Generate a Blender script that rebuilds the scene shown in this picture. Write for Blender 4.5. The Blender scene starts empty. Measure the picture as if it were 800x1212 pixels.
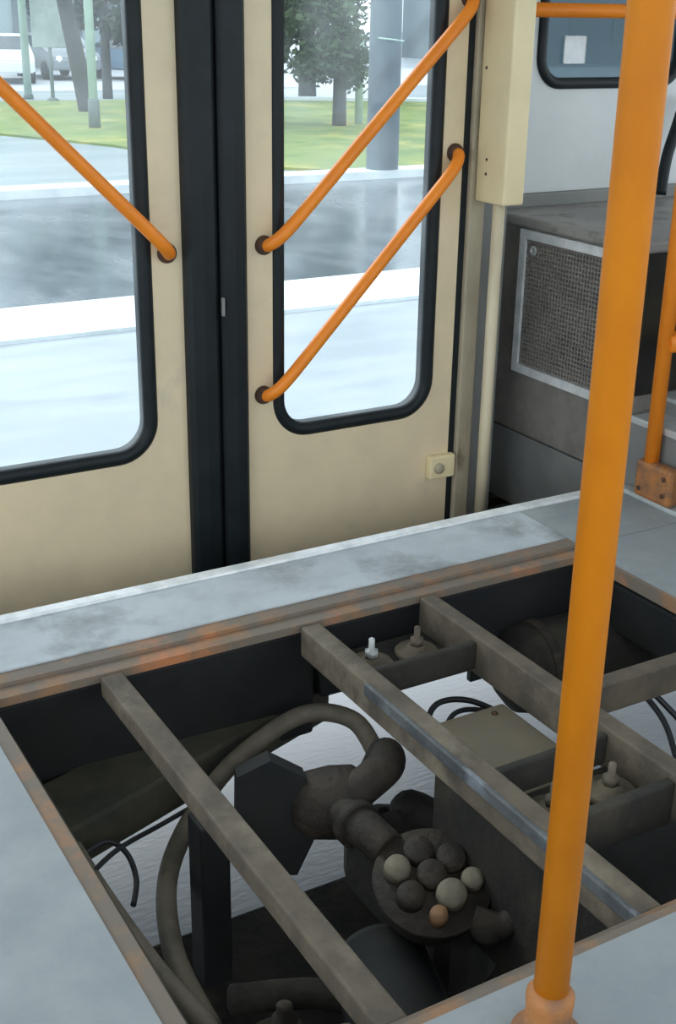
import bpy, bmesh, math, random
from mathutils import Vector, Matrix
random.seed(7)
S = bpy.context.scene
PI = math.pi

# ------------------------------------------------------------------ camera
def setup_camera():
    f, th, ro, ya = 1460.7, .38277, .016457, .53047
    cy, sy = math.cos(ya), math.sin(ya)
    w = Vector((sy*math.cos(th), cy*math.cos(th), -math.sin(th)))
    r0 = Vector((cy, -sy, 0)); u0 = r0.cross(w)
    r = r0*math.cos(ro)+u0*math.sin(ro); u = -r0*math.sin(ro)+u0*math.cos(ro)
    cd = bpy.data.cameras.new('camera'); co = bpy.data.objects.new('camera', cd)
    S.collection.objects.link(co)
    m = Matrix((r, u, -w)).transposed().to_4x4(); m.translation = (0, 0, 1.3)
    co.matrix_world = m
    cd.sensor_fit = 'HORIZONTAL'; cd.sensor_width = 36; cd.lens = 36*f/800
    cd.clip_start = .02; cd.clip_end = 500
    S.camera = co
setup_camera()

# ------------------------------------------------------------------ world, light, exposure
W = bpy.data.worlds.new('overcast_sky'); S.world = W; W.use_nodes = True
nt = W.node_tree; bg = nt.nodes['Background']
tc = nt.nodes.new('ShaderNodeTexCoord'); sp = nt.nodes.new('ShaderNodeSeparateXYZ')
rp = nt.nodes.new('ShaderNodeValToRGB')
nt.links.new(tc.outputs['Generated'], sp.inputs[0]); nt.links.new(sp.outputs['Z'], rp.inputs[0])
rp.color_ramp.elements[0].position = 0; rp.color_ramp.elements[0].color = (.84, .94, 1, 1)
rp.color_ramp.elements[1].position = .6; rp.color_ramp.elements[1].color = (.90, .95, 1, 1)
nt.links.new(rp.outputs[0], bg.inputs[0]); bg.inputs[1].default_value = 1.75
sd = bpy.data.lights.new('veiled_sun', 'SUN'); sd.energy = 1.3; sd.angle = math.radians(40); sd.color = (1, .97, .92)
so = bpy.data.objects.new('veiled_sun', sd); S.collection.objects.link(so); so.rotation_euler = (math.radians(-48), 0, math.radians(20))
S.view_settings.view_transform = 'Standard'; S.view_settings.look = 'None'
S.view_settings.gamma = 1; S.view_settings.use_curve_mapping = False
S.view_settings.exposure = 0.60

# ------------------------------------------------------------------ materials
MATS = {}
def mat(name, c, rough=.6, metal=0, c2=None, scale=8, detail=5, lo=.4, hi=.65, c3=None, scale3=2.5, lo3=.55, hi3=.7,
        bump=0, bscale=40, spec=.5, stretch=(1, 1, 1), rough2=None):
    m = bpy.data.materials.new(name); m.use_nodes = True; MATS[name] = m
    t = m.node_tree; b = t.nodes['Principled BSDF']
    b.inputs['Roughness'].default_value = rough; b.inputs['Metallic'].default_value = metal
    b.inputs['Specular IOR Level'].default_value = spec
    b.inputs['Base Color'].default_value = (*c, 1)
    tcn = t.nodes.new('ShaderNodeTexCoord'); mp = t.nodes.new('ShaderNodeMapping')
    gm = t.nodes.new('ShaderNodeNewGeometry')
    t.links.new(gm.outputs['Position'], mp.inputs[0]); mp.inputs['Scale'].default_value = stretch
    last = None
    def layer(prev, col, sc, l, h, off):
        n = t.nodes.new('ShaderNodeTexNoise'); n.inputs['Scale'].default_value = sc; n.inputs['Detail'].default_value = detail
        n.inputs['Roughness'].default_value = .62
        ad = t.nodes.new('ShaderNodeVectorMath'); ad.operation = 'ADD'; ad.inputs[1].default_value = (off, off*.7, off*1.3)
        t.links.new(mp.outputs[0], ad.inputs[0]); t.links.new(ad.outputs[0], n.inputs['Vector'])
        mr = t.nodes.new('ShaderNodeMapRange'); mr.inputs[1].default_value = l; mr.inputs[2].default_value = h
        t.links.new(n.outputs[0], mr.inputs[0])
        mx = t.nodes.new('ShaderNodeMix'); mx.data_type = 'RGBA'
        t.links.new(mr.outputs[0], mx.inputs['Factor'])
        if prev is None: mx.inputs['A'].default_value = (*c, 1)
        else: t.links.new(prev, mx.inputs['A'])
        mx.inputs['B'].default_value = (*col, 1)
        return mx.outputs['Result'], mr.outputs[0]
    if c2: last, fac = layer(None, c2, scale, lo, hi, 0)
    if c2 and rough2 is not None:
        r_ = t.nodes.new('ShaderNodeMapRange'); r_.inputs[3].default_value = rough; r_.inputs[4].default_value = rough2
        t.links.new(fac, r_.inputs[0]); t.links.new(r_.outputs[0], b.inputs['Roughness'])
    if c3: last, _ = layer(last, c3, scale3, lo3, hi3, 13.7)
    if last is not None: t.links.new(last, b.inputs['Base Color'])
    if bump:
        n = t.nodes.new('ShaderNodeTexNoise'); n.inputs['Scale'].default_value = bscale; n.inputs['Detail'].default_value = 4
        t.links.new(mp.outputs[0], n.inputs['Vector'])
        bp = t.nodes.new('ShaderNodeBump'); bp.inputs['Strength'].default_value = bump; bp.inputs['Distance'].default_value = .02
        t.links.new(n.outputs[0], bp.inputs['Height']); t.links.new(bp.outputs[0], b.inputs['Normal'])
    return m

mat('cream', (.80, .66, .44), .5, c2=(.72, .60, .405), scale=5, c3=(.56, .49, .36), scale3=7, lo3=.62, hi3=.85, bump=.12, bscale=9)
mat('cream_box', (.84, .72, .44), .42, c2=(.78, .66, .41), scale=6, c3=(.25, .16, .08), scale3=26, lo3=.74, hi3=.8)
mat('jamb', (.48, .42, .30), .6, c2=(.36, .31, .22), scale=7, c3=(.13, .08, .045), scale3=12, lo3=.6, hi3=.72, stretch=(1, 1, .4))
mat('pipe_cream', (.72, .63, .44), .5, c2=(.6, .52, .37), scale=9, stretch=(1, 1, .3))
mat('rubber', (.008, .012, .014), .5, c2=(.012, .017, .02), scale=14, spec=.3)
mat('orange', (.92, .265, .014), .45, c2=(.84, .23, .012), scale=10, c3=(.35, .12, .02), scale3=30, lo3=.72, hi3=.82)
mat('orange_pole', (.66, .21, .001), .55, spec=.3, c2=(.57, .17, .001), scale=7, c3=(.22, .085, .03), scale3=22, lo3=.70, hi3=.8, stretch=(1, 1, .6))
mat('orange_worn', (.42, .17, .05), .6, c2=(.22, .11, .06), scale=24, c3=(.12, .06, .035), scale3=40, lo3=.62, hi3=.72)
mat('rust_dark', (.10, .045, .025), .7, c2=(.05, .028, .02), scale=60)
mat('lino', (.275, .31, .33), .6, c2=(.32, .355, .37), scale=6, c3=(.44, .47, .475), scale3=2.6, lo3=.55, hi3=.8, rough2=.36, bump=.05, bscale=60)
mat('sill_plate', (.50, .55, .585), .5, c2=(.42, .465, .50), scale=10, c3=(.20, .215, .22), scale3=4.2, lo3=.52, hi3=.72, stretch=(1, 1, 1))
mat('nosing', (.90, .92, .93), .35, metal=.15, c2=(.66, .70, .71), scale=16)
mat('rust_angle', (.18, .15, .12), .65, c2=(.30, .17, .09), scale=9, lo=.48, hi=.64, c3=(.52, .20, .08), scale3=3.1, lo3=.60, hi3=.72)
mat('beam', (.135, .110, .080), .75, c2=(.08, .067, .05), scale=12, c3=(.24, .205, .15), scale3=5, lo3=.55, hi3=.75, bump=.2, bscale=50)
mat('beam_highlight', (.11, .12, .125), .55, c2=(.06, .068, .075), scale=12, c3=(.22, .25, .28), scale3=8, lo3=.54, hi3=.7, bump=.2, bscale=50)  # blue-grey highlight colour for the middle beam's edge strip
mat('dust', (.17, .145, .10), .85, c2=(.12, .10, .07), scale=9, bump=.2, bscale=60)
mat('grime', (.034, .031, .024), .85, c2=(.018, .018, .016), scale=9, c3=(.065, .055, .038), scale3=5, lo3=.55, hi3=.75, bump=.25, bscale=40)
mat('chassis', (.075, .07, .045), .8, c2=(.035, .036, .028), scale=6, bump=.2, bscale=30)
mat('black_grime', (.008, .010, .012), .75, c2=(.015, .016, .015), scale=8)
mat('machine', (.052, .041, .030), .75, c2=(.024, .021, .018), scale=12, c3=(.11, .085, .058), scale3=9, lo3=.55, hi3=.7, bump=.35, bscale=45)
mat('machine_light', (.25, .22, .155), .75, c2=(.20, .18, .14), scale=25, bump=.3, bscale=60)
mat('rusty_cap', (.36, .20, .10), .7, c2=(.2, .12, .07), scale=30)
mat('hose', (.17, .145, .105), .7, c2=(.10, .088, .07), scale=14)
mat('cable', (.018, .02, .024), .5)
mat('tin_plate', (.20, .17, .12), .7, c2=(.18, .155, .11), scale=7)
mat('grey_carpet', (.26, .24, .215), .9, c2=(.19, .18, .165), scale=10, c3=(.34, .31, .27), scale3=3, lo3=.5, hi3=.75, bump=.3, bscale=150)
mat('grey_panel', (.20, .205, .20), .6, c2=(.25, .25, .24), scale=5)
mat('ledge', (.27, .255, .24), .5, c2=(.36, .35, .33), scale=5, c3=(.18, .165, .15), scale3=11, lo3=.55, hi3=.7)
mat('wall_grey', (.68, .71, .71), .5, c2=(.62, .66, .66), scale=4)
mat('metal_light', (.55, .58, .58), .4, metal=.2, c2=(.45, .48, .48), scale=18)
mat('dark_inside', (.014, .014, .012), .8, c2=(.03, .026, .016), scale=8)
mat('ceiling', (.82, .81, .77), .7)
mat('sticker', (.86, .90, .92), .6, c2=(.75, .8, .82), scale=30)
mat('skirt', (.42, .16, .04), .5)

def glass(name, dust, tint, lo, hi, dcol):
    m = bpy.data.materials.new(name); m.use_nodes = True; MATS[name] = m
    t = m.node_tree; t.nodes.remove(t.nodes['Principled BSDF']); out = t.nodes['Material Output']
    tr = t.nodes.new('ShaderNodeBsdfTransparent'); tr.inputs[0].default_value = (*tint, 1)
    gl = t.nodes.new('ShaderNodeBsdfGlossy'); gl.inputs['Roughness'].default_value = .02
    fr = t.nodes.new('ShaderNodeFresnel'); fr.inputs[0].default_value = 1.22
    df = t.nodes.new('ShaderNodeBsdfDiffuse'); df.inputs[0].default_value = (*dcol, 1)
    tl = t.nodes.new('ShaderNodeBsdfTranslucent'); tl.inputs[0].default_value = (*dcol, 1)
    md = t.nodes.new('ShaderNodeMixShader'); md.inputs[0].default_value = .75
    t.links.new(df.outputs[0], md.inputs[1]); t.links.new(tl.outputs[0], md.inputs[2])
    g = t.nodes.new('ShaderNodeNewGeometry'); n = t.nodes.new('ShaderNodeTexNoise')
    n.inputs['Scale'].default_value = 3.2; n.inputs['Detail'].default_value = 5
    t.links.new(g.outputs['Position'], n.inputs['Vector'])
    mr = t.nodes.new('ShaderNodeMapRange'); mr.inputs[1].default_value = .4; mr.inputs[2].default_value = .72
    mr.inputs[3].default_value = lo; mr.inputs[4].default_value = hi
    t.links.new(n.outputs[0], mr.inputs[0])
    a = t.nodes.new('ShaderNodeMixShader'); t.links.new(mr.outputs[0], a.inputs[0])
    t.links.new(tr.outputs[0], a.inputs[1]); t.links.new(md.outputs[0], a.inputs[2])
    b = t.nodes.new('ShaderNodeMixShader'); t.links.new(fr.outputs[0], b.inputs[0])
    t.links.new(a.outputs[0], b.inputs[1]); t.links.new(gl.outputs[0], b.inputs[2])
    t.links.new(b.outputs[0], out.inputs[0])
    return m
glass('door_glass', 0, (.93, .98, 1), .0, .11, (.9, .97, 1))
glass('front_glass', 0, (.40, .48, .52), .25, .45, (.20, .26, .29))

# ------------------------------------------------------------------ helpers
def B(): return bmesh.new()
def box(bm, x0, x1, y0, y1, z0, z1, bev=0, M=None):
    g = bmesh.ops.create_cube(bm, size=1)['verts']
    bmesh.ops.scale(bm, vec=(x1-x0, y1-y0, z1-z0), verts=g)
    bmesh.ops.translate(bm, vec=((x0+x1)/2, (y0+y1)/2, (z0+z1)/2), verts=g)
    if bev:
        es = list({e for v in g for e in v.link_edges})
        r = bmesh.ops.bevel(bm, geom=es, offset=bev, segments=2, affect='EDGES', profile=.5)
        g = list({v for f in r['faces'] for v in f.verts} | {v for v in g if v.is_valid})
    if M is not None: bmesh.ops.transform(bm, matrix=M, verts=[v for v in g if v.is_valid])
    return bm
def smooth_path(pts, n=6):
    P = [Vector(p) for p in pts]; out = []
    for i in range(len(P)-1):
        a = P[max(i-1, 0)]; b = P[i]; c = P[i+1]; d = P[min(i+2, len(P)-1)]
        for k in range(n):
            t = k/n
            out.append(.5*((2*b)+(c-a)*t+(2*a-5*b+4*c-d)*t*t+(3*b-a-3*c+d)*t*t*t))
    out.append(P[-1]); return out
def tube(bm, pts, r, seg=14, smooth=0, cap=True):
    P = smooth_path(pts, smooth) if smooth else [Vector(p) for p in pts]
    n = len(P); rs = r if isinstance(r, (list, tuple)) else [r]*n
    if len(rs) != n: rs = [rs[0]+(rs[-1]-rs[0])*i/(n-1) for i in range(n)]
    rings = []; ref = None
    for i, p in enumerate(P):
        d = (P[min(i+1, n-1)]-P[max(i-1, 0)]).normalized()
        if ref is None:
            ref = Vector((0, 0, 1)) if abs(d.z) < .9 else Vector((1, 0, 0))
        a = (ref-d*ref.dot(d)).normalized(); ref = a; b = d.cross(a)
        rings.append([bm.verts.new(p+(a*math.cos(2*PI*k/seg)+b*math.sin(2*PI*k/seg))*rs[i]) for k in range(seg)])
    for i in range(n-1):
        for k in range(seg):
            f = bm.faces.new((rings[i][k], rings[i][(k+1) % seg], rings[i+1][(k+1) % seg], rings[i+1][k])); f.smooth = True
    if cap:
        bm.faces.new(rings[0][::-1]); bm.faces.new(rings[-1])
    return bm
def lathe(bm, prof, origin=(0, 0, 0), axis=(0, 0, 1), seg=28):
    ax = Vector(axis).normalized(); q = Vector((0, 0, 1)).rotation_difference(ax); o = Vector(origin)
    rings = []
    for r, z in prof:
        rings.append([bm.verts.new(o+q @ Vector((max(r, 1e-4)*math.cos(2*PI*k/seg), max(r, 1e-4)*math.sin(2*PI*k/seg), z))) for k in range(seg)])
    for i in range(len(rings)-1):
        for k in range(seg):
            f = bm.faces.new((rings[i][k], rings[i][(k+1) % seg], rings[i+1][(k+1) % seg], rings[i+1][k])); f.smooth = True
    bm.faces.new(rings[0][::-1]); bm.faces.new(rings[-1])
    return bm
def rr_loop(x0, x1, z0, z1, r, n=8):
    """rounded rectangle and the matching points of its square outline"""
    pts = []
    for cx, cz, a0 in ((x1-r, z0+r, -PI/2), (x1-r, z1-r, 0), (x0+r, z1-r, PI/2), (x0+r, z0+r, PI)):
        for k in range(n+1):
            a = a0+PI/2*k/n; pts.append((cx+r*math.cos(a), cz+r*math.sin(a), k))
    return pts
def window_panel(bm, X0, X1, Z0, Z1, x0, x1, z0, z1, r, y0, y1, n=8):
    """flat panel X0..X1, Z0..Z1, thickness y0..y1, with a rounded window hole"""
    inner = rr_loop(x0, x1, z0, z1, r, n); outer = []
    for i, (x, z, k) in enumerate(inner):
        c = i//(n+1)
        cx, cz = ((X1, Z0), (X1, Z1), (X0, Z1), (X0, Z0))[c]
        if k*2 == n: outer.append((cx, cz))
        elif (k*2 < n) == (c in (0, 2)): outer.append((x, cz))
        else: outer.append((cx, z))
    N = len(inner)
    A = [[bm.verts.new((p[0], y, p[1])) for p in inner] for y in (y0, y1)]
    O = [[bm.verts.new((p[0], y, p[1])) for p in outer] for y in (y0, y1)]
    for i in range(N):
        j = (i+1) % N
        bm.faces.new((A[0][i], O[0][i], O[0][j], A[0][j])); bm.faces.new((A[1][j], O[1][j], O[1][i], A[1][i]))
        bm.faces.new((A[0][j], A[1][j], A[1][i], A[0][i])); bm.faces.new((O[0][i], O[1][i], O[1][j], O[0][j]))
    return bm
def rubber_ring(bm, x0, x1, z0, z1, r, w, y0, y1, n=10):
    """window rubber: rounded ring with a domed section between outer outline and outline inset by w"""
    a = rr_loop(x0, x1, z0, z1, r, n); b = rr_loop(x0+w, x1-w, z0+w, z1-w, max(r-w, .02), n)
    prof = [(0, y1), (0, y0+.006), (.18, y0+.001), (.5, y0-.004), (.82, y0+.001), (1, y0+.006), (1, y1)]
    R = [[bm.verts.new((p[0]+(q[0]-p[0])*t, y, p[1]+(q[1]-p[1])*t)) for p, q in zip(a, b)] for t, y in prof]
    N = len(a)
    for i in range(len(R)):
        for k in range(N):
            f = bm.faces.new((R[i][k], R[i][(k+1) % N], R[(i+1) % len(R)][(k+1) % N], R[(i+1) % len(R)][k])); f.smooth = True
    return bm
def obj(name, bm, m, parent=None, sm=False):
    bmesh.ops.recalc_face_normals(bm, faces=bm.faces[:])
    me = bpy.data.meshes.new(name); bm.to_mesh(me); bm.free()
    me.materials.append(MATS[m])
    if sm:
        for p in me.polygons: p.use_smooth = True
    o = bpy.data.objects.new(name, me); S.collection.objects.link(o)
    if parent:
        o.parent = parent
        o.matrix_parent_inverse = parent_world(parent).inverted()
    return o
def parent_world(p):
    m = p.matrix_basis.copy()
    if p.parent: m = parent_world(p.parent) @ p.matrix_parent_inverse @ m
    return m
def thing(name, label, cat, loc=(0, 0, 0), group=None):
    o = bpy.data.objects.new(name, None); S.collection.objects.link(o); o.location = loc
    o.empty_display_size = .05
    return tag(o, label, cat, group)
def tag(o, label, cat, group=None, kind=None):
    o['label'] = label; o['category'] = cat
    if group: o['group'] = group
    if kind: o['kind'] = kind
    return o
def struct(name, bm, m, parent=None):
    o = obj(name, bm, m, parent)
    if not parent: o['kind'] = 'structure'
    return o

# ================================================================== ground outside
mat('asphalt', (.245, .275, .30), .34, c2=(.31, .34, .36), scale=2.2, rough2=.5, c3=(.15, .175, .195), scale3=.7, lo3=.54, hi3=.66, bump=.12, bscale=60, stretch=(.35, 1, 1))
mat('wet_asphalt', (.085, .105, .12), .15, c2=(.12, .14, .155), scale=1.1, rough2=.30, bump=.04, bscale=30, stretch=(1, .5, 1))
mat('kerb', (.62, .66, .68), .6, c2=(.50, .54, .55), scale=3)
mat('paving', (.25, .29, .30), .42, c2=(.18, .225, .235), scale=.9, rough2=.55, stretch=(.3, 1.4, 1))
mat('grass', (.17, .22, .06), .9, c2=(.105, .165, .045), scale=1.1, c3=(.30, .29, .075), scale3=.8, lo3=.52, hi3=.68)
mat('path_light', (.36, .38, .40), .6, c2=(.38, .39, .41), scale=1)
G = -.85
def slab(name, x0, x1, y0, y1, z0, z1, m):
    return struct(name, box(B(), x0, x1, y0, y1, z0, z1), m)
slab('ground', -60, 160, -20, 160, G-.4, G, 'asphalt')
slab('trim_1', -10, 60, 8.35, 9.35, G-.02, G+.03, 'kerb')
slab('ground_wet_lane', -10, 60, 9.35, 15.2, G-.02, G+.012, 'wet_asphalt')
slab('trim_2', -10, 60, 15.2, 15.65, G-.02, G+.12, 'kerb')
slab('ground_paving', -10, 60, 15.65, 36, G-.02, G+.02, 'paving')
bm = B()   # lawn with a slanting front edge
lawn = [(-4, 25.5), (4.5, 24.6), (6.4, 23.4), (7.6, 20.6), (8.2, 17.2), (9.2, 16.1), (30, 15.7), (34, 22), (22, 27), (14, 31.2), (8, 31.9), (-4, 32.4)]
lo_ = [bm.verts.new((x, y, G-.02)) for x, y in lawn]; up_ = [bm.verts.new((x, y, G+.06)) for x, y in lawn]
bm.faces.new(up_); bm.faces.new(lo_[::-1])
for i in range(len(lawn)): j = (i+1) % len(lawn); bm.faces.new((lo_[i], lo_[j], up_[j], up_[i]))
struct('ground_lawn', bm, 'grass')
slab('ground_car_park', -20, 90, 36, 48, G-.02, G+.03, 'path_light')

# ------------------------------------------------------------------ trees, posts, cars, far buildings
mat('bark', (.04, .043, .045), .9, c2=(.065, .066, .065), scale=3, bump=.4, bscale=20)
mat('needles', (.06, .10, .04), .9, c2=(.028, .052, .026), scale=1.2)
mat('leaves_dark', (.022, .036, .028), .9, c2=(.04, .055, .035), scale=1.2)
mat('leaves_brown', (.09, .05, .03), .9, c2=(.05, .035, .022), scale=1.2)
mat('concrete', (.17, .21, .24), .8, c2=(.21, .25, .28), scale=2)
mat('pale_green_paint', (.42, .54, .47), .5, c2=(.36, .47, .42), scale=3)
mat('dark_base', (.12, .15, .14), .7)
def foliage(bm, blobs, n, size):
    for _ in range(n):
        cx, cy, cz, rx, rz = random.choice(blobs)
        v = Vector((random.gauss(0, 1), random.gauss(0, 1), random.gauss(0, 1))).normalized()*(random.random()**.4)
        p = Vector((cx+v.x*rx, cy+v.y*rx, cz+v.z*rz))
        a = Vector((random.uniform(-1, 1), random.uniform(-1, 1), random.uniform(-1, 1))).normalized()
        b = a.orthogonal().normalized(); s = size*random.uniform(.6, 1.4)
        vs = [bm.verts.new(p+a*s), bm.verts.new(p+b*s*.5), bm.verts.new(p-a*s), bm.verts.new(p-b*s*.5)]
        bm.faces.new(vs)
    return bm
def tree(name, label, x, y, h, r, crown, blobs, n, size, group=None, lean=0):
    t = thing(name, label, 'tree', (x, y, G), group)
    bm = B(); tube(bm, [(x, y, G), (x+lean*.3, y, G+h*.3), (x+lean, y, G+h)], [r*1.15, r*.7], 12, 5)
    for k in range(5):
        a = k*1.26; z = G+h*(.55+.09*k)
        tube(bm, [(x+lean*.6, y, z), (x+lean*.6+math.cos(a)*1.2, y+math.sin(a)*1.2, z+.8)], [r*.35, r*.1], 6)
    obj('trunk', bm, 'bark', t)
    obj('foliage', foliage(B(), blobs, n, size), crown, t)
    return t
def ring_blobs(x, y, z0, z1, r, k):
    o = []
    for i in range(k):
        a = random.uniform(0, 2*PI); q = random.uniform(.2, 1)*r; z = random.uniform(z0, z1)
        o.append((x+q*math.cos(a), y+q*math.sin(a), z, random.uniform(.5, .9), random.uniform(.3, .6)))
    return o
def canopy(x, y, r, z0, z1, k, br=.6, bz=.35):
    return [(x+random.uniform(-r, r), y+random.uniform(-r, r)*.6, random.uniform(z0, z1), br*random.uniform(.7, 1.3), bz*random.uniform(.7, 1.3)) for _ in range(k)]
tree('park_tree', 'dark leaning trunk on the lawn left of the nearest pale green post', 9.75, 28, 7, .19, 'leaves_dark', canopy(9.1, 28, 1.0, 1.9, 5, 26), 2600, .16, lean=-1.2)
tree('park_tree', 'slim dark tree at the back of the lawn, right of the nearest pale green post', 11.9, 32.6, 7, .12, 'leaves_dark', canopy(12.3, 32.6, .7, .6, 5, 22, .5), 3600, .12)
tree('park_tree', 'dark tree behind the car park at the left edge of the left window', 12.4, 51, 8, .3, 'leaves_dark', canopy(12.4, 51, 1.3, .8, 7, 30, .9, .6), 4200, .22)
tree('park_tree', 'dark tree behind the parked cars in the middle of the left window', 16.9, 50, 8, .3, 'leaves_dark', canopy(16.9, 50, 1.2, .8, 7, 30, .9, .6), 4200, .22)
tree('conifer', 'bushy green conifer on the lawn, left one seen through the right door window', 11.6, 24.4, 7, .10, 'needles', canopy(11.7, 24.0, .75, -.05, 3.6, 40, .5, .4), 9000, .085)
tree('conifer', 'dark conifer with bare lower trunk just left of the pale stake', 13.25, 22.8, 7, .13, 'needles', canopy(13.0, 22.9, .6, .25, 3.6, 34, .45, .4), 8000, .085)
tree('conifer', 'tall dark conifer far behind the other two conifers', 17.0, 31, 8, .22, 'leaves_dark', canopy(17.0, 31.3, 1.5, .2, 5, 44, .8, .5), 9000, .12)
tree('shrub_tree', 'brown-leaved tree right of the concrete post, in the right door window', 18.6, 26.2, 6, .10, 'leaves_brown', canopy(18.7, 26.3, .6, .2, 4.2, 28, .45, .4), 7000, .08)
tree('bush', 'low scraggly dark bush at the left of the lawn in the right door window', 12.1, 26.8, 1.3, .04, 'needles', canopy(12.1, 26.8, .4, -.55, .2, 10, .25, .15), 700, .06)
def post(name, label, x, y, r, h, m, base=None, cat='post', seg=16, r2=None):
    t = thing(name, label, cat, (x, y, G))
    obj('shaft', lathe(B(), [(r, 0), (r2 or r, h-.05), ((r2 or r)*.7, h)], (x, y, G), seg=seg), m, t)
    if base: obj('base', lathe(B(), [(r*1.35, 0), (r*1.3, base), (r, base+.05)], (x, y, G), seg=seg), 'dark_base' if m != 'concrete' else m, t)
    return t
p = post('catenary_post', 'thick grey-blue concrete post at the kerb, seen through the right door window', 9.70, 15.45, .235, 7, 'concrete', None, r2=.2)
obj('wire_clamp', tube(B(), [(9.46, 15.25, 1.02), (9.66, 15.20, 1.0), (9.90, 15.3, .98)], .012, 8), 'pale_green_paint', p)
post('lamp_post', 'pale green post with dark base on the lawn right of the leaning trunk', 8.43, 23.9, .085, 6, 'pale_green_paint', .55, 'post')
post('lamp_post', 'pale green post at the back of the lawn near the left edge', 9.9, 33, .10, 6, 'pale_green_paint', .1, 'post')
post('lamp_post', 'faint pale post at the very left edge of the view outside', 9.3, 38, .12, 6, 'pale_green_paint', .1, 'post')
post('stake', 'pale green round-topped stake left of the concrete post', 13.86, 23.05, .085, 1.85, 'pale_green_paint', None, 'post')
t = thing('street_sign', 'pale notice board on a thin grey pole between the two pale posts', 'sign', (10.1, 31.6, G))
obj('pole', tube(B(), [(10.1, 31.6, G), (10.1, 31.6, 2.2)], .05, 10), 'concrete', t)
obj('pole_base', lathe(B(), [(.16, 0), (.14, .1), (.06, .14)], (10.1, 31.6, G)), 'dark_base', t)
mat('board', (.36, .42, .41), .6, c2=(.26, .31, .31), scale=3)
obj('board', box(B(), 9.65, 10.75, 31.5, 31.55, .45, 1.9, .02, Matrix.Identity(4)), 'board', t)

mat('car_white', (.75, .78, .80), .25); mat('car_blue', (.16, .23, .30), .2); mat('car_grey', (.22, .25, .27), .2)
mat('car_glass', (.03, .045, .055), .08); mat('tyre', (.015, .015, .015), .8); mat('tail_red', (.6, .03, .02), .3)
mat('headlamp', (.9, .93, .95), .1)
def car(label, x, y, ang, paint):
    t = thing('car', label, 'car', (x, y, G)); t.rotation_euler = (0, 0, ang)
    M = Matrix.Translation((x, y, G)) @ Matrix.Rotation(ang, 4, 'Z')
    prof = [(-2.05, .35), (-2.1, .7), (-1.95, .88), (-1.15, .98), (-.55, 1.42), (.75, 1.45), (1.5, 1.02), (2.0, .95), (2.1, .6), (2.05, .35)]
    def ext(pr, w, top=0):
        bm = B(); L = []
        for s in (-1, 1):
            L.append([bm.verts.new(M @ Vector((a, s*(w-(top if b > 1.1 else 0)), b))) for a, b in pr])
        bm.faces.new(L[0]); bm.faces.new(L[1][::-1])
        n = len(pr)
        for i in range(n): bm.faces.new((L[0][i], L[0][(i+1) % n], L[1][(i+1) % n], L[1][i]))
        return bm
    bm = ext(prof, .84, .12); bmesh.ops.bevel(bm, geom=bm.edges[:], offset=.05, segments=2, affect='EDGES')
    body = obj('body', bm, paint, t)
    obj('windows', ext([(-1.06, 1.0), (-.5, 1.375), (.7, 1.4), (1.36, 1.04)], .852, .12), 'car_glass', t)
    bm = B(); v = [bm.verts.new(M @ Vector(q)) for q in ((-1.16, -.66, 1.0), (-1.16, .66, 1.0), (-.6, .6, 1.39), (-.6, -.6, 1.39), (-1.12, -.66, .99), (-1.12, .66, .99), (-.56, .6, 1.38), (-.56, -.6, 1.38))]
    for q in ((0, 1, 2, 3), (7, 6, 5, 4), (0, 4, 5, 1), (1, 5, 6, 2), (2, 6, 7, 3), (3, 7, 4, 0)): bm.faces.new([v[k] for k in q])
    obj('windscreen', bm, 'car_glass', t)
    for a in (-1.3, 1.3):
        for s in (-1, 1):
            obj('wheel', lathe(B(), [(.2, -.1), (.31, -.09), (.32, 0), (.31, .09), (.2, .1), (.1, .08)], M @ Vector((a, s*.78, .32)), M.to_3x3() @ Vector((0, s, 0))), 'tyre', t)
    for s in (-1, 1):
        obj('headlamp', lathe(B(), [(.12, 0), (.11, .05), (.05, .08)], M @ Vector((-2.02, s*.6, .68)), M.to_3x3() @ Vector((-1, 0, 0)), 14), 'headlamp', t)
    return t
car('grey-blue parked car right of the pale green lamp post', 16.2, 41.5, 1.75, 'car_blue')
car('white parked car at the left edge of the view outside', 11.7, 41.5, 1.35, 'car_white')
car('dark grey parked car between the notice board and the leaning trunk', 14.0, 43.3, 1.6, 'car_grey')

mat('facade', (.27, .34, .35), .8, c2=(.22, .29, .30), scale=.4); mat('facade_dark', (.10, .13, .15), .4)
mat('facade_grey', (.14, .18, .20), .8, c2=(.18, .22, .24), scale=.4)
def building(label, x0, x1, y, h, m, nx, nz, dy=10):
    t = thing('building', label, 'building', ((x0+x1)/2, y, G))
    obj('wall', box(B(), x0, x1, y, y+dy, G, G+h), m, t)
    obj('cornice', box(B(), x0-.2, x1+.2, y-.25, y+.1, G+h-.3, G+h+.1, .05, Matrix.Identity(4)), m, t)
    w = (x1-x0)/nx
    for i in range(nx):
        for k in range(nz):
            f = obj('window', box(B(), x0+w*(i+.25), x0+w*(i+.75), y-.06, y+.02, G+1+2.9*k, G+2.6+2.9*k), 'facade_dark', t)
    return t
building('pale grey-green building far behind the parked cars', 4, 30, 60, 11, 'facade', 12, 3)
building('grey building beyond the wet road, seen through the front side window', 40, 74, 52, 10, 'facade_grey', 12, 3)
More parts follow.
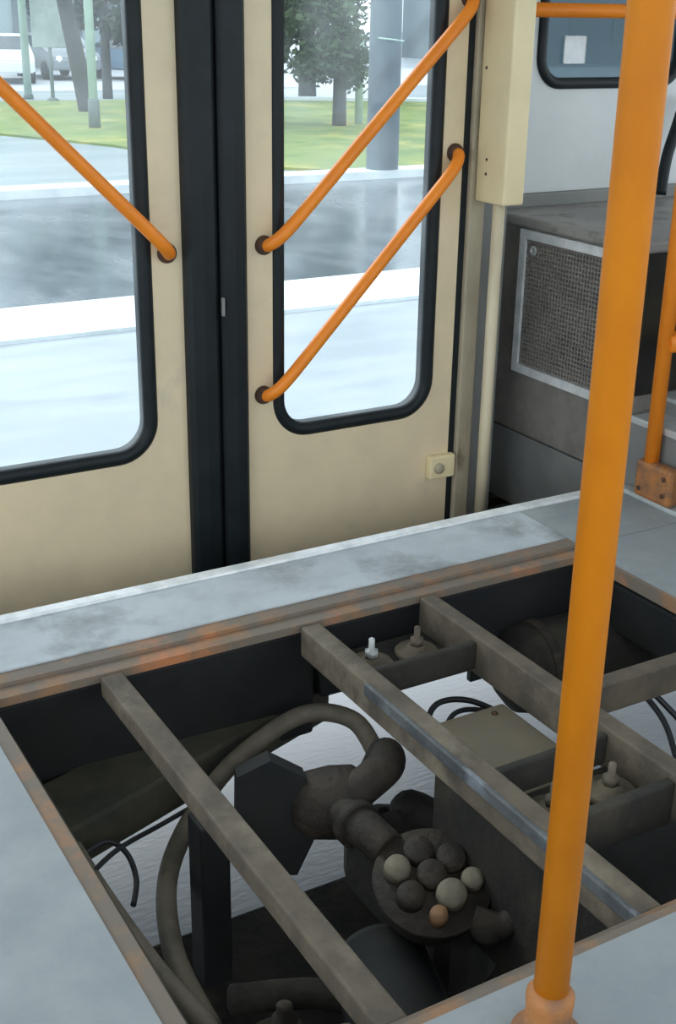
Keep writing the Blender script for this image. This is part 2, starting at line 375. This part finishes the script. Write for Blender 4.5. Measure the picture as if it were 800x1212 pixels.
# low retaining wall / road beyond the lawn on the right
mat('far_road', (.16, .20, .22), .35, c2=(.20, .24, .26), scale=.6)
bm = B(); q = [(14, 31.4), (22, 27.3), (34, 22.4), (90, 10), (90, 36), (20, 36)]
lo_ = [bm.verts.new((x, y, G-.02)) for x, y in q]; up_ = [bm.verts.new((x, y, G+.04)) for x, y in q]
bm.faces.new(up_); bm.faces.new(lo_[::-1])
for i in range(len(q)): j = (i+1) % len(q); bm.faces.new((lo_[i], lo_[j], up_[j], up_[i]))
struct('ground_far_road', bm, 'far_road')
bm = B(); a = [(13.8, 31.2), (21.9, 27.05), (34, 22.1), (34.1, 22.5), (22.05, 27.4), (14, 31.55)]
lo_ = [bm.verts.new((x, y, G-.02)) for x, y in a]; up_ = [bm.verts.new((x, y, G+.14)) for x, y in a]
bm.faces.new(up_); bm.faces.new(lo_[::-1])
for i in range(6): j = (i+1) % 6; bm.faces.new((lo_[i], lo_[j], up_[j], up_[i]))
struct('trim_3', bm, 'kerb')

# ================================================================== vehicle shell
# floor with the open hatch (X .486-2.09, Y 1.10-2.24)
HX0, HX1, HY0, HY1 = .498, 2.09, 1.10, 2.245
bm = B(); box(bm, -2.2, HX0-.03, -1.2, 2.33, -.03, 0); box(bm, HX0-.03, 2.46, -1.2, HY0-.02, -.03, 0)
box(bm, HX1, 2.46, HY0-.02, 2.272, -.03, 0); box(bm, HX1, 2.46, 2.276, 2.545, -.03, 0)
struct('floor', bm, 'lino')
struct('floor_sill', box(B(), -2.2, HX1-.002, 2.335, 2.548, -.03, .001), 'sill_plate')
bm = B(); box(bm, -2.2, 2.50, 2.548, 2.585, -.06, .008, .004, Matrix.Identity(4)); struct('trim_4', bm, 'nosing')
bm = B(); box(bm, 2.46, 2.50, -1.2, 2.548, -.03, .012, .003, Matrix.Identity(4)); struct('trim_5', bm, 'metal_light')
# rusty angle iron round the hatch: upright lip and lower shelf
bm = B()
box(bm, HX0-.03, HX0, HY0-.02, 2.33, -.04, -.004); box(bm, HX0-.002, HX0+.004, HY0, HY1, -.04, -.012)
struct('trim_6', bm, 'rust_angle')
bm = B(); box(bm, HX0, HX1, HY1, 2.335, -.032, -.012); box(bm, HX0-.03, HX1, 2.29, 2.335, -.012, -.003); struct('trim_7', bm, 'rust_angle')
bm = B(); box(bm, HX0-.03, HX1, HY0-.02, HY0-.004, -.03, -.001); box(bm, HX0, HX1, HY0-.006, HY0+.012, -.04, -.012); struct('trim_8', bm, 'rust_angle')
bm = B(); box(bm, HX1-.012, HX1, HY0, HY1, -.04, -.006); struct('trim_9', bm, 'rust_angle')

# step well behind the sill, down to the doors
struct('floor_step', box(B(), -.6, 2.5, 2.62, 3.3, -.27, -.24), 'grime')
bm = B(); box(bm, -2.4, 6, -1.26, -1.2, -.42, .62); box(bm, -2.4, 6, -1.26, -1.2, 2.3, 2.5)
for x in (-2.4, -.9, .6, 2.1, 3.6, 5.1): box(bm, x, x+.12, -1.26, -1.2, .62, 2.3)
struct('wall_opposite', bm, 'wall_grey')  # unseen far side, added to darken the hatch; openings sized for fill light
struct('wall_light_block', box(B(), -2.46, -2.4, -1.26, 3.2, -.42, .02), 'wall_grey')  # unseen low wall added to keep light out from under the floor
# side wall around the door opening
bm = B(); box(bm, 2.5, 6, 3.30, 3.36, -.45, 1.05)
window_panel(bm, 2.36, 3.42, 1.05, 2.2, 2.655, 3.255, 1.11, 1.95, .07, 3.30, 3.36)
box(bm, 3.42, 6, 3.30, 3.36, 1.05, 2.2); box(bm, 2.36, 2.5, 3.30, 3.36, -.45, 1.05)
struct('wall_front', bm, 'wall_grey')
bm = B(); rubber_ring(bm, 2.64, 3.275, 1.088, 1.97, .10, .034, 3.288, 3.33); o = struct('window_1', bm, 'rubber')
obj('pane', box(B(), 2.65, 3.26, 3.315, 3.32, 1.10, 1.96), 'front_glass', o)
struct('wall_rear', box(B(), -2.4, -.18, 3.0, 3.2, -.45, 2.2), 'wall_grey')
struct('wall_header', box(B(), -2.4, 6, 2.95, 3.36, 2.2, 2.5), 'ceiling')
struct('ceiling', box(B(), -2.4, 6, -1.26, 3.36, 2.5, 2.55), 'ceiling')
# door jamb (worn beige post) with dark rubber gap
bm = B(); box(bm, 2.178, 2.235, 2.985, 3.06, -.34, 2.2, .006, Matrix.Identity(4)); o = struct('trim_10', bm, 'jamb')
obj('rubber_seal', box(B(), 2.156, 2.178, 3.0, 3.05, -.34, 2.2), 'rubber', o)
bm = B(); box(bm, 2.30, 2.36, 3.04, 3.36, -.36, 2.2); box(bm, 2.235, 2.30, 3.04, 3.07, -.36, 2.2); struct('wall_jamb', bm, 'grey_panel')
struct('trim_11', box(B(), -.24, -.18, 2.985, 3.16, -.34, 2.2), 'jamb')

# ------------------------------------------------------------------ door leaves
YD = 3.0; DZ0, DZ1 = -.235, 2.19
def leaf(n, label, X0, X1, wx0, wx1, hinge_left):
    t = thing('door_leaf', label, 'door', ((X0+X1)/2, YD, DZ0)); t.name = 'door_%d' % n; t['kind'] = 'structure'
    bm = window_panel(B(), X0, X1, DZ0, DZ1, wx0+.012, wx1-.012, .175, 1.98, .10, YD, YD+.035)
    obj('panel', bm, 'cream', t)
    obj('window_rubber', rubber_ring(B(), wx0, wx1, .163, 1.99, .115, .036, YD-.006, YD+.04), 'rubber', t)
    obj('pane', box(B(), wx0+.02, wx1-.02, YD+.014, YD+.019, .18, 1.975), 'door_glass', t)
    return t
dl = leaf(1, 'left cream door leaf with a rubber-edged window', .575, 1.275, .645, 1.190, True)
dr = leaf(2, 'right cream door leaf with a rubber-edged window', 1.455, 2.156, 1.540, 2.086, False)
dq = leaf(3, 'third cream door leaf left of the frame', -.18, .50, -.10, .43, True)
def edge_rubber(x0, x1, parent):
    bm = B(); xm = (x0+x1)/2; w = (x1-x0)/2
    prof = [(-1, 0), (-.96, -.02), (-.7, -.032), (0, -.036), (.7, -.032), (.96, -.02), (1, 0), (1, .03), (-1, .03)]
    A = [bm.verts.new((xm+a*w, YD+b, DZ0)) for a, b in prof]; C = [bm.verts.new((xm+a*w, YD+b, DZ1)) for a, b in prof]
    n = len(A); bm.faces.new(A[::-1]); bm.faces.new(C)
    for i in range(n): bm.faces.new((A[i], A[(i+1) % n], C[(i+1) % n], C[i]))
    obj('edge_rubber', bm, 'rubber', parent)
edge_rubber(1.275, 1.369, dl); edge_rubber(1.373, 1.455, dr); edge_rubber(.502, .573, dl)
# small silver marks on the centre rubber
obj('guide_pin', box(B(), 1.368, 1.376, 2.955, 2.966, .55, .60, .002, Matrix.Identity(4)), 'grey_panel', dr)
def bar(parent, a, b):
    (xa, za), (xb, zb) = a, b
    d = Vector((xb-xa, 0, zb-za)).normalized()
    pts = [Vector((xa, YD-.004, za)), Vector((xa, YD-.03, za))+d*.008, Vector((xa, YD-.052, za))+d*.045, Vector((xa, YD-.058, za))+d*.10,
           Vector((xb, YD-.058, zb))-d*.10, Vector((xb, YD-.052, zb))-d*.045, Vector((xb, YD-.03, zb))-d*.008, Vector((xb, YD-.004, zb))]
    o = obj('grab_bar', tube(B(), pts[:4], .0175, 16, 5), 'orange', parent)
    # one continuous bar: rebuild with straight middle
    bpy.data.objects.remove(o)
    P = smooth_path(pts[:4], 5)+smooth_path(pts[4:], 5)
    o = obj('grab_bar', tube(B(), P, .0175, 18), 'orange', parent)
    for x, z in (a, b):
        obj('socket', lathe(B(), [(.026, 0), (.026, .008), (.021, .020), (.0178, .024)], (x, YD+.001, z), (0, -1, 0)), 'rust_dark', o)
bar(dr, (1.513, .722), (2.150, 1.350))
bar(dr, (1.508, .304), (2.126, .940))
bar(dl, (1.232, .722), (.605, 1.355))
# latch block bottom right of the right leaf
o = obj('latch', box(B(), 2.075, 2.168, 2.972, 3.0, -.045, .03, .006, Matrix.Identity(4)), 'cream_box', dr)
obj('latch_knob', lathe(B(), [(.016, 0), (.016, .008), (.008, .012)], (2.105, 2.972, -.008), (0, -1, 0)), 'jamb', o)
# ------------------------------------------------------------------ door mechanism column and pipe
t = thing('mechanism_cover', 'cream square column cover right of the doors, ending above the thin pipe', 'cover', (2.225, 2.9, .80))
obj('cover', box(B(), 2.190, 2.262, 2.84, 2.978, .805, 2.2, .006, Matrix.Identity(4)), 'cream_box', t)
for z in (1.17, .925, .885, 1.5):
    obj('screw', lathe(B(), [(.005, 0), (.0045, .002), (.001, .003)], (2.191, 2.955 if z > 1 else 2.93, z), (-1, 0, 0), 10), 'rust_dark', t)
tag(obj('door_shaft', tube(B(), [(2.225, 2.905, -.33), (2.225, 2.905, .81)], .018, 18), 'pipe_cream'), 'thin cream vertical pipe below the cream column cover', 'pipe')

# ------------------------------------------------------------------ right side: grey heater box, plinth, ledge
t = thing('heater_box', 'dark grey box with a light-framed mesh grille beside the doors', 'cabinet', (2.8, 2.87, .0))
bm = B(); box(bm, 2.50, 3.3, 2.585, 3.298, .018, .69, .004, Matrix.Identity(4)); obj('body', bm, 'grey_carpet', t)
bm = B(); box(bm, 2.485, 3.35, 2.575, 3.298, .69, .722, .008, Matrix.Identity(4)); obj('ledge', bm, 'ledge', t)
bm = B(); box(bm, 2.485, 3.35, 3.268, 3.298, .720, .765, .006, Matrix.Identity(4)); obj('upstand', bm, 'grey_panel', t)
# framed grille in the X = 2.5 face
gy0, gy1, gz0, gz1 = 2.63, 3.125, .225, .684
def xframe(bm, y0, y1, z0, z1, w, x0, x1):
    box(bm, x0, x1, y0, y1, z1-w, z1); box(bm, x0, x1, y0, y1, z0, z0+w)
    box(bm, x0, x1, y0, y0+w, z0+w, z1-w); box(bm, x0, x1, y1-w, y1, z0+w, z1-w); return bm
gr = obj('grille_frame', xframe(B(), gy0, gy1, gz0, gz1, .028, 2.484, 2.501), 'nosing', t)
bm = B(); z = gz0+.03
while z < gz1-.026:
    box(bm, 2.492, 2.495, gy0+.024, gy1-.024, z, z+.005); z += .014
y = gy0+.03
while y < gy1-.026:
    box(bm, 2.4925, 2.4955, y, y+.005, gz0+.024, gz1-.024); y += .014
obj('mesh', bm, 'grey_carpet', gr)
obj('lock', lathe(B(), [(.016, 0), (.016, .006), (.009, .007), (.009, .003), (.002, .003)], (2.492, gy1-.065, gz1-.06), (-1, 0, 0)), 'metal_light', gr)
t = thing('plinth', 'low grey panel along the floor edge with pale metal edging, behind the short orange pole', 'panel', (2.6, 2.3, -.3))
bm = B(); box(bm, 2.502, 2.56, 1.0, 3.298, -.36, .012, .003, Matrix.Identity(4)); box(bm, 2.502, 3.3, 1.0, 2.58, .012, .20); obj('side_panel', bm, 'grey_panel', t)
bm = B(); box(bm, 2.496, 3.3, 1.0, 2.568, .20, .222, .004, Matrix.Identity(4)); obj('lower_edging', bm, 'metal_light', t)
bm = B(); box(bm, 2.60, 3.3, 1.0, 2.568, .222, .262); obj('riser', bm, 'grey_panel', t)
bm = B(); box(bm, 2.592, 3.3, 1.0, 2.568, .262, .275, .003, Matrix.Identity(4)); obj('upper_edging', bm, 'metal_light', t)
# dark driver's footwell
t = thing('dashboard_housing', 'black housing in the dark space behind the short orange pole', 'housing', (3.1, 2.3, .275))
bm = B(); box(bm, 2.95, 3.25, 1.2, 2.56, .276, .95, .03, Matrix.Identity(4)); obj('housing', bm, 'dark_inside', t)
bm = B(); box(bm, 2.51, 3.3, 2.57, 2.584, .276, .688); obj('dark_opening', bm, 'dark_inside', t)  # near-black sheet stands in for the shaded open side of the box
# black upright at right of the wall
tag(obj('black_hose', tube(B(), [(3.16, 3.22, .74), (3.18, 3.23, .86), (3.22, 3.24, .96), (3.26, 3.25, 1.06)], .02, 12, 5), 'rubber'), 'black corner tube rising from the grey ledge at the right edge', 'tube')
# white sheet stuck on the front side window
tag(obj('paper_sheet', box(B(), 2.755, 2.845, 3.307, 3.309, 1.165, 1.25, .004, Matrix.Identity(4)), 'sticker'), 'small white square paper stuck on the side window', 'paper')
# ------------------------------------------------------------------ orange poles and rail
PX, PY = .918, .976
t = thing('handrail_pole', 'thick orange vertical pole standing in front at the near edge of the hatch', 'pole', (PX, PY, 0))
obj('tube', tube(B(), [(PX, PY, .0), (PX, PY, 2.5)], .0238, 40), 'orange_pole', t)
fb = obj('foot_socket', lathe(B(), [(.052, 0), (.050, .008), (.033, .013), (.0315, .060), (.033, .064), (.033, .078), (.029, .084), (.0240, .088)], (PX, PY, 0)), 'orange_worn', t)
for k in range(3):
    a = k*2.09+.6
    obj('bolt', lathe(B(), [(.007, 0), (.007, .005), (.002, .007)], (PX+.042*math.cos(a), PY+.042*math.sin(a), .008), seg=6), 'rust_dark', fb)
t = thing('handrail_pole', 'shorter orange vertical pole at the right edge standing in a worn orange bracket', 'pole', (2.5, 2.43, .012))
obj('tube', tube(B(), [(2.475, 2.44, .10), (2.475, 2.44, 2.5)], .0215, 24), 'orange', t)
bm = B(); box(bm, 2.450, 2.494, 2.335, 2.478, .013, .125, .012, Matrix.Identity(4)); br = obj('bracket', bm, 'orange_worn', t)
for y, z in ((2.36, .095), (2.36, .045), (2.455, .04)):
    obj('bolt', lathe(B(), [(.008, 0), (.008, .005), (.002, .007)], (2.452, y, z), (-1, 0, 0), 6), 'rust_dark', br)
obj('cross_bar', tube(B(), [(2.475, 2.44, .47), (2.93, 2.40, .47)], .03, 16), 'orange', t)
tag(obj('window_rail', tube(B(), [(2.262, 2.95, 1.322), (3.8, 2.95, 1.326)], .0195, 18), 'orange'), 'horizontal orange rail across the side window, starting at the cream column', 'rail')

# ================================================================== hatch beams
BT = -.014
def beam(label, x0, x1, y0, y1, z0, z1, m, group='steel beams across the open hatch'):
    bm = B(); t_ = .006
    box(bm, x0, x1, y0, y1, z0, z1, .005, Matrix.Identity(4))
    return tag(obj('floor_beam', bm, m), label, 'beam', group)
beam('leftmost long beam across the hatch, dusty brown', .733, .783, HY0+.012, HY1-.005, -.062, BT, 'beam')
t = thing('floor_beam', 'middle long beam across the hatch with a blue-grey highlight coloured onto its edge', 'beam', (1.24, 1.67, BT), 'steel beams across the open hatch')
obj('web', box(B(), 1.218, 1.268, HY0+.012, HY1-.005, -.090, BT, .005, Matrix.Identity(4)), 'beam', t)
obj('edge_highlight', box(B(), 1.210, 1.222, HY0+.012, HY1-.30, -.040, BT+.002, .003, Matrix.Identity(4)), 'beam_highlight', t)  # bluish strip puts a highlight along the edge into the colour
beam('rightmost long beam across the hatch, dusty brown', 1.548, 1.592, HY0+.012, HY1-.005, -.11, BT, 'beam')
beam('short cross beam nearest the doors, between middle and right long beams', 1.268, 1.548, 2.000, 2.018, -.095, BT-.012, 'grime')
beam('short cross beam behind the front pole, between middle and right long beams', 1.268, 1.548, 1.556, 1.574, -.095, BT-.012, 'grime')
beam('short dark cross beam at the near end, right of the front pole', 1.268, 1.548, 1.368, 1.392, -.12, BT-.012, 'grime')
beam('short dusty cross beam from the right long beam to the right hatch edge', 1.592, HX1-.02, 1.695, 1.735, -.09, BT, 'beam')

# mounts: tray + rubber disc + bolt
def mount(label, x, y, z, r=.052):
    t = thing('mount', label, 'mount', (x, y, z), 'round bolted mounts under the beams')
    obj('disc', lathe(B(), [(r, 0), (r, .010), (r*.92, .015), (r*.5, .017), (r*.45, .024), (r*.2, .026)], (x, y, z)), 'dust', t)
    b = obj('bolt', lathe(B(), [(.017, .0), (.017, .016), (.008, .017), (.008, .045), (.004, .048)], (x, y, z+.026), seg=6), 'metal_light' if 'left bolted' in label else 'beam', t)
    return t
TZ = -.098
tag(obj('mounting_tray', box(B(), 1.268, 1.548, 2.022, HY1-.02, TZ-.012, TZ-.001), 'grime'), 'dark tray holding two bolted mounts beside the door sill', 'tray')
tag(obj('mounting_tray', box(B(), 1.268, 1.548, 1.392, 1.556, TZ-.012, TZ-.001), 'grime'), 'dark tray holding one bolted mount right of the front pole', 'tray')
mount('left bolted disc of the pair beside the door sill', 1.345, 2.13, TZ)
mount('right bolted disc of the pair beside the door sill', 1.47, 2.13, TZ)
mount('bolted disc right of the front pole', 1.487, 1.475, TZ)
mount('bolted disc hidden partly by the front pole', 1.345, 1.475, TZ)
# dusty plate in the middle bay
t = thing('cover_plate', 'flat dusty brown metal cover between middle and right beams', 'cover', (1.4, 1.75, -.2))
obj('plate', box(B(), 1.27, 1.545, 1.585, 1.89, -.150, -.125, .006, Matrix.Identity(4)), 'tin_plate', t)
for x in (1.31, 1.50):
    for y in (1.62, 1.86): obj('screw', lathe(B(), [(.008, 0), (.007, .003), (.002, .005)], (x, y, -.125), seg=8), 'rust_dark', t)

# ------------------------------------------------------------------ underframe
struct('wall_skirt', box(B(), -2.4, 6, 3.10, 3.16, -.32, -.24), 'skirt')
def slabt(name, label, cat, x0, x1, y0, y1, z0, z1, m, bev=.01, M=None):
    bm = B(); box(bm, x0, x1, y0, y1, z0, z1, bev, M or Matrix.Identity(4)); return tag(obj(name, bm, m), label, cat)
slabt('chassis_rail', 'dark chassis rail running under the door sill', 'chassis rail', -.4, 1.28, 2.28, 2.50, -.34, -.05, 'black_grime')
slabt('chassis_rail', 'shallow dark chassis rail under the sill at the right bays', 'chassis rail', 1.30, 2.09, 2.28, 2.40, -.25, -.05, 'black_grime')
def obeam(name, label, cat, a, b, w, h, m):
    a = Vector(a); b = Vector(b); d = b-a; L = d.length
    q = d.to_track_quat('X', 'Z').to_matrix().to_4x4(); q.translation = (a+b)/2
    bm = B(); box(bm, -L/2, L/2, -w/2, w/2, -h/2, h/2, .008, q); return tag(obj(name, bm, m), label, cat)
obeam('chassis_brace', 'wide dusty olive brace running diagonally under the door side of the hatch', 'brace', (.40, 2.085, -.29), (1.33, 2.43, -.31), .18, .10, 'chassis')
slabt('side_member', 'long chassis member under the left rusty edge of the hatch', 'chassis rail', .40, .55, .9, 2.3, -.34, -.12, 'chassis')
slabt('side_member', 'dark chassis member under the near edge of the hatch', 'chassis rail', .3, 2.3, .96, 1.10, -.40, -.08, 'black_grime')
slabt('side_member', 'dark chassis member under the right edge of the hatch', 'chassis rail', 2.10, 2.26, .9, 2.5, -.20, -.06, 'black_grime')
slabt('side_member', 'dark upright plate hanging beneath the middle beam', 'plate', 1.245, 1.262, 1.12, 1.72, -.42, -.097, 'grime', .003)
# tank in the right bay
t = thing('air_tank', 'dark brown tank deep in the far right bay of the hatch', 'tank', (1.85, 2.05, -.5))
obj('shell', lathe(B(), [(.02, 0), (.07, .01), (.11, .04), (.12, .08), (.12, .56), (.11, .60), (.07, .63), (.02, .64)], (1.80, 2.23, -.29), (1, -.1, 0), 36), 'grime', t)
for x in (1.90, 2.2): obj('strap', lathe(B(), [(.121, 0), (.125, .003), (.125, .027), (.121, .03)], (x, 2.23-.1*(x-1.80), -.29), (1, -.1, 0), 36), 'machine', t)
slabt('hanger_bracket', 'short upright bracket at the door end of the right long beam', 'bracket', 1.63, 1.66, 2.17, 2.20, -.20, -.078, 'grime', .003)
# dark sheets added under the floor to fill in shade and hide ground
slabt('shade_pan', 'added dark pan filling in shade low beneath the near left bays of the hatch', 'pan', .50, 2.30, .9, 2.06, -.62, -.60, 'grime')
slabt('shade_plate', 'added dark upright plate filling in shade behind the tank in the far right bay', 'plate', 1.85, 2.45, 2.41, 2.43, -.42, -.12, 'black_grime', .003)
slabt('shade_pan', 'added dark teal pan filling in shade below the right near bay', 'pan', 1.30, 2.3, 1.05, 1.62, -.34, -.32, 'black_grime')
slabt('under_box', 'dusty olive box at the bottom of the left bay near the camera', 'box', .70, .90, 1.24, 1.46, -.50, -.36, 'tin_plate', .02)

# hose arc in the left bays
def hose(name, label, pts, r, m, cat='hose', seg=14):
    return tag(obj(name, tube(B(), pts, r, seg, 8), m), label, cat)
hose('rubber_hose', 'thick dusty hose arching through the left bays to the elbow fitting',
     [(.70, 1.62, -.44), (.70, 1.80, -.39), (.78, 2.0, -.36), (.94, 2.13, -.29), (1.09, 2.18, -.24), (1.21, 2.18, -.21), (1.285, 2.10, -.21), (1.285, 1.99, -.25)], .0215, 'hose')
hose('rubber_hose', 'dusty hose lying along the left edge of the hatch', [(.59, 2.04, -.27), (.60, 1.9, -.29), (.62, 1.7, -.31), (.655, 1.5, -.33), (.70, 1.25, -.37)], .018, 'hose')
hose('rubber_hose', 'lower dusty hose along the left edge of the hatch', [(.62, 1.98, -.37), (.64, 1.8, -.39), (.67, 1.6, -.42), (.73, 1.3, -.46)], .015, 'grime')
hose('thin_cable', 'thin black cable crossing the bright gap at the left', [(.60, 1.95, -.27), (.68, 2.02, -.29), (.80, 2.08, -.31), (.95, 2.14, -.32)], .0055, 'cable', 'cable')
hose('thin_cable', 'thin black cable loop beside the left edge of the hatch', [(.60, 2.02, -.28), (.66, 2.04, -.28), (.69, 2.01, -.30), (.69, 1.96, -.33), (.66, 1.90, -.34)], .006, 'cable', 'cable')
hose('black_cable', 'outer black cable arching over the bright gap near the dusty cover', [(1.36, 1.88, -.22), (1.385, 1.95, -.17), (1.44, 1.99, -.15), (1.52, 1.98, -.16), (1.60, 1.93, -.2)], .007, 'cable', 'cable')
hose('black_cable', 'inner black cable arching over the bright gap near the dusty cover', [(1.39, 1.86, -.22), (1.41, 1.915, -.18), (1.46, 1.95, -.16), (1.53, 1.945, -.17), (1.60, 1.90, -.2)], .006, 'cable', 'cable')
hose('black_cable', 'left black cable of the crossing pair at the right edge', [(1.86, 1.62, -.3), (1.89, 1.72, -.2), (1.885, 1.80, -.15)], .007, 'cable', 'cable')
hose('black_cable', 'right black cable of the crossing pair at the right edge', [(1.99, 1.60, -.3), (1.93, 1.70, -.2), (1.885, 1.78, -.13)], .007, 'cable', 'cable')
hose('under_pipe', 'dark pipe low in the bay right of the left beam, near the camera', [(.80, 1.75, -.52), (.95, 1.62, -.47), (1.05, 1.45, -.46), (1.10, 1.25, -.50)], .03, 'grime', 'pipe')
t = thing('valve_block', 'small dusty block with a stub low in the left bay', 'valve', (.84, 1.62, -.55))
obj('body', box(B(), .80, .89, 1.56, 1.66, -.60, -.50, .012, Matrix.Identity(4)), 'chassis', t)
obj('stub', lathe(B(), [(.025, 0), (.025, .03), (.016, .034), (.016, .06), (.006, .065)], (.845, 1.61, -.50)), 'machine', t)
# black bracket block
t = thing('black_bracket', 'black angular bracket block on an upright in the bay right of the left beam', 'bracket', (.9, 1.85, -.6))
bm = B(); pr = [(-.07, .10), (.0, .13), (.075, .085), (.09, -.05), (.05, -.13), (-.05, -.12), (-.075, -.02)]
q = Matrix.Translation((.99, 1.95, -.27)) @ Matrix.Rotation(-.35, 4, 'Z') @ Matrix.Rotation(-.2, 4, 'X')
F = [bm.verts.new(q @ Vector((a, -.03, b))) for a, b in pr]; K = [bm.verts.new(q @ Vector((a, .03, b))) for a, b in pr]
bm.faces.new(F[::-1]); bm.faces.new(K)
for i in range(len(pr)): j = (i+1) % len(pr); bm.faces.new((F[i], F[j], K[j], K[i]))
obj('plate', bm, 'black_grime', t)
obj('upright', box(B(), .80, .865, 1.88, 1.95, -.62, -.20, .006, Matrix.Identity(4)), 'black_grime', t)
# pump / drive unit
t = thing('pump_unit', 'grimy round pump with elbow pipe and capped cluster between left and middle beams', 'pump', (1.15, 1.7, -.5))
q = Matrix.Identity(4)
def blob(bm, c, r, sc=(1, 1, 1), sub=3, jit=.04):
    g = bmesh.ops.create_icosphere(bm, subdivisions=sub, radius=r)['verts']
    for v in g:
        v.co *= 1+jit*math.sin(v.co.x*60)*math.cos(v.co.y*50+v.co.z*40)
        v.co = Vector((v.co.x*sc[0], v.co.y*sc[1], v.co.z*sc[2]))+Vector(c)
    return bm
bm = lathe(B(), [(.02, -.085), (.055, -.08), (.072, -.05), (.078, 0), (.074, .05), (.055, .075), (.02, .085)], (1.115, 1.905, -.255), (.75, -.45, .15), 32)
obj('motor_housing', bm, 'machine', t)
bm = tube(B(), [(1.13, 1.875, -.235), (1.17, 1.86, -.20), (1.235, 1.885, -.19), (1.275, 1.95, -.215), (1.285, 2.0, -.29)], .040, 20, 6); obj('elbow_pipe', bm, 'machine', t)
bm = tube(B(), [(1.11, 1.86, -.25), (1.115, 1.78, -.24), (1.13, 1.70, -.25)], [.045, .038], 18, 4)
lathe(bm, [(.05, -.012), (.05, .012)], (1.112, 1.80, -.242), (.05, -1, 0)); obj('neck', bm, 'machine', t)
# cluster: round pan tilted, ring of caps
ax = Vector((-.15, -.35, .92)).normalized(); C0 = Vector((1.165, 1.60, -.27)); qq = Vector((0, 0, 1)).rotation_difference(ax)
def P3(a, b, h=0): return C0+qq @ Vector((a, b, h))
pan = obj('cluster_pan', lathe(B(), [(.02, -.09), (.09, -.085), (.108, -.04), (.114, -.004), (.118, .0), (.116, .006), (.02, .008)], C0, ax, 36), 'machine', t)
k = 0
for a, b, r, h, m in ((-.055, .045, .026, .035, 'machine_light'), (.005, .062, .030, .028, 'machine'), (-.06, -.015, .028, .032, 'machine'), (0, .005, .030, .03, 'machine'),
                      (.055, .02, .030, .026, 'machine'), (.01, -.05, .030, .036, 'machine_light'), (-.035, -.075, .018, .032, 'rusty_cap'), (.065, -.04, .022, .03, 'machine_light')):
    obj('cap', lathe(B(), [(r, 0), (r*1.02, h*.7), (r*.9, h), (r*.3, h*1.08)], P3(a, b, .005), ax, 20), m, pan)
bm = tube(B(), [P3(.03, -.10, .0), P3(.07, -.14, .0), P3(.11, -.13, .015), P3(.18, -.06, .02), P3(.24, -.02, .0)], .026, 16, 5); obj('outlet_pipe', bm, 'machine', t)
bm = blob(B(), P3(.05, -.125, -.01), .038, (1, 1, .8)); obj('fitting', bm, 'grime', t)
# gearbox body to the right of the cluster, in shade beneath the middle beam
bm = B(); box(bm, 1.12, 1.27, 1.55, 2.0, -.46, -.25, .05, Matrix.Translation((.06, 0, -.10)))
blob(bm, (1.30, 1.80, -.33), .085, (.7, 1.6, .8)); lathe(bm, [(.05, 0), (.048, .05), (.02, .055)], (1.24, 1.84, -.36), (-.3, -.3, .9)); obj('gearbox', bm, 'grime', t)
bm = lathe(B(), [(.02, -.16), (.09, -.155), (.10, -.13), (.10, .13), (.09, .155), (.02, .16)], (1.03, 1.50, -.46), (.3, 1, 0), 30); obj('lower_drum', bm, 'black_grime', t)
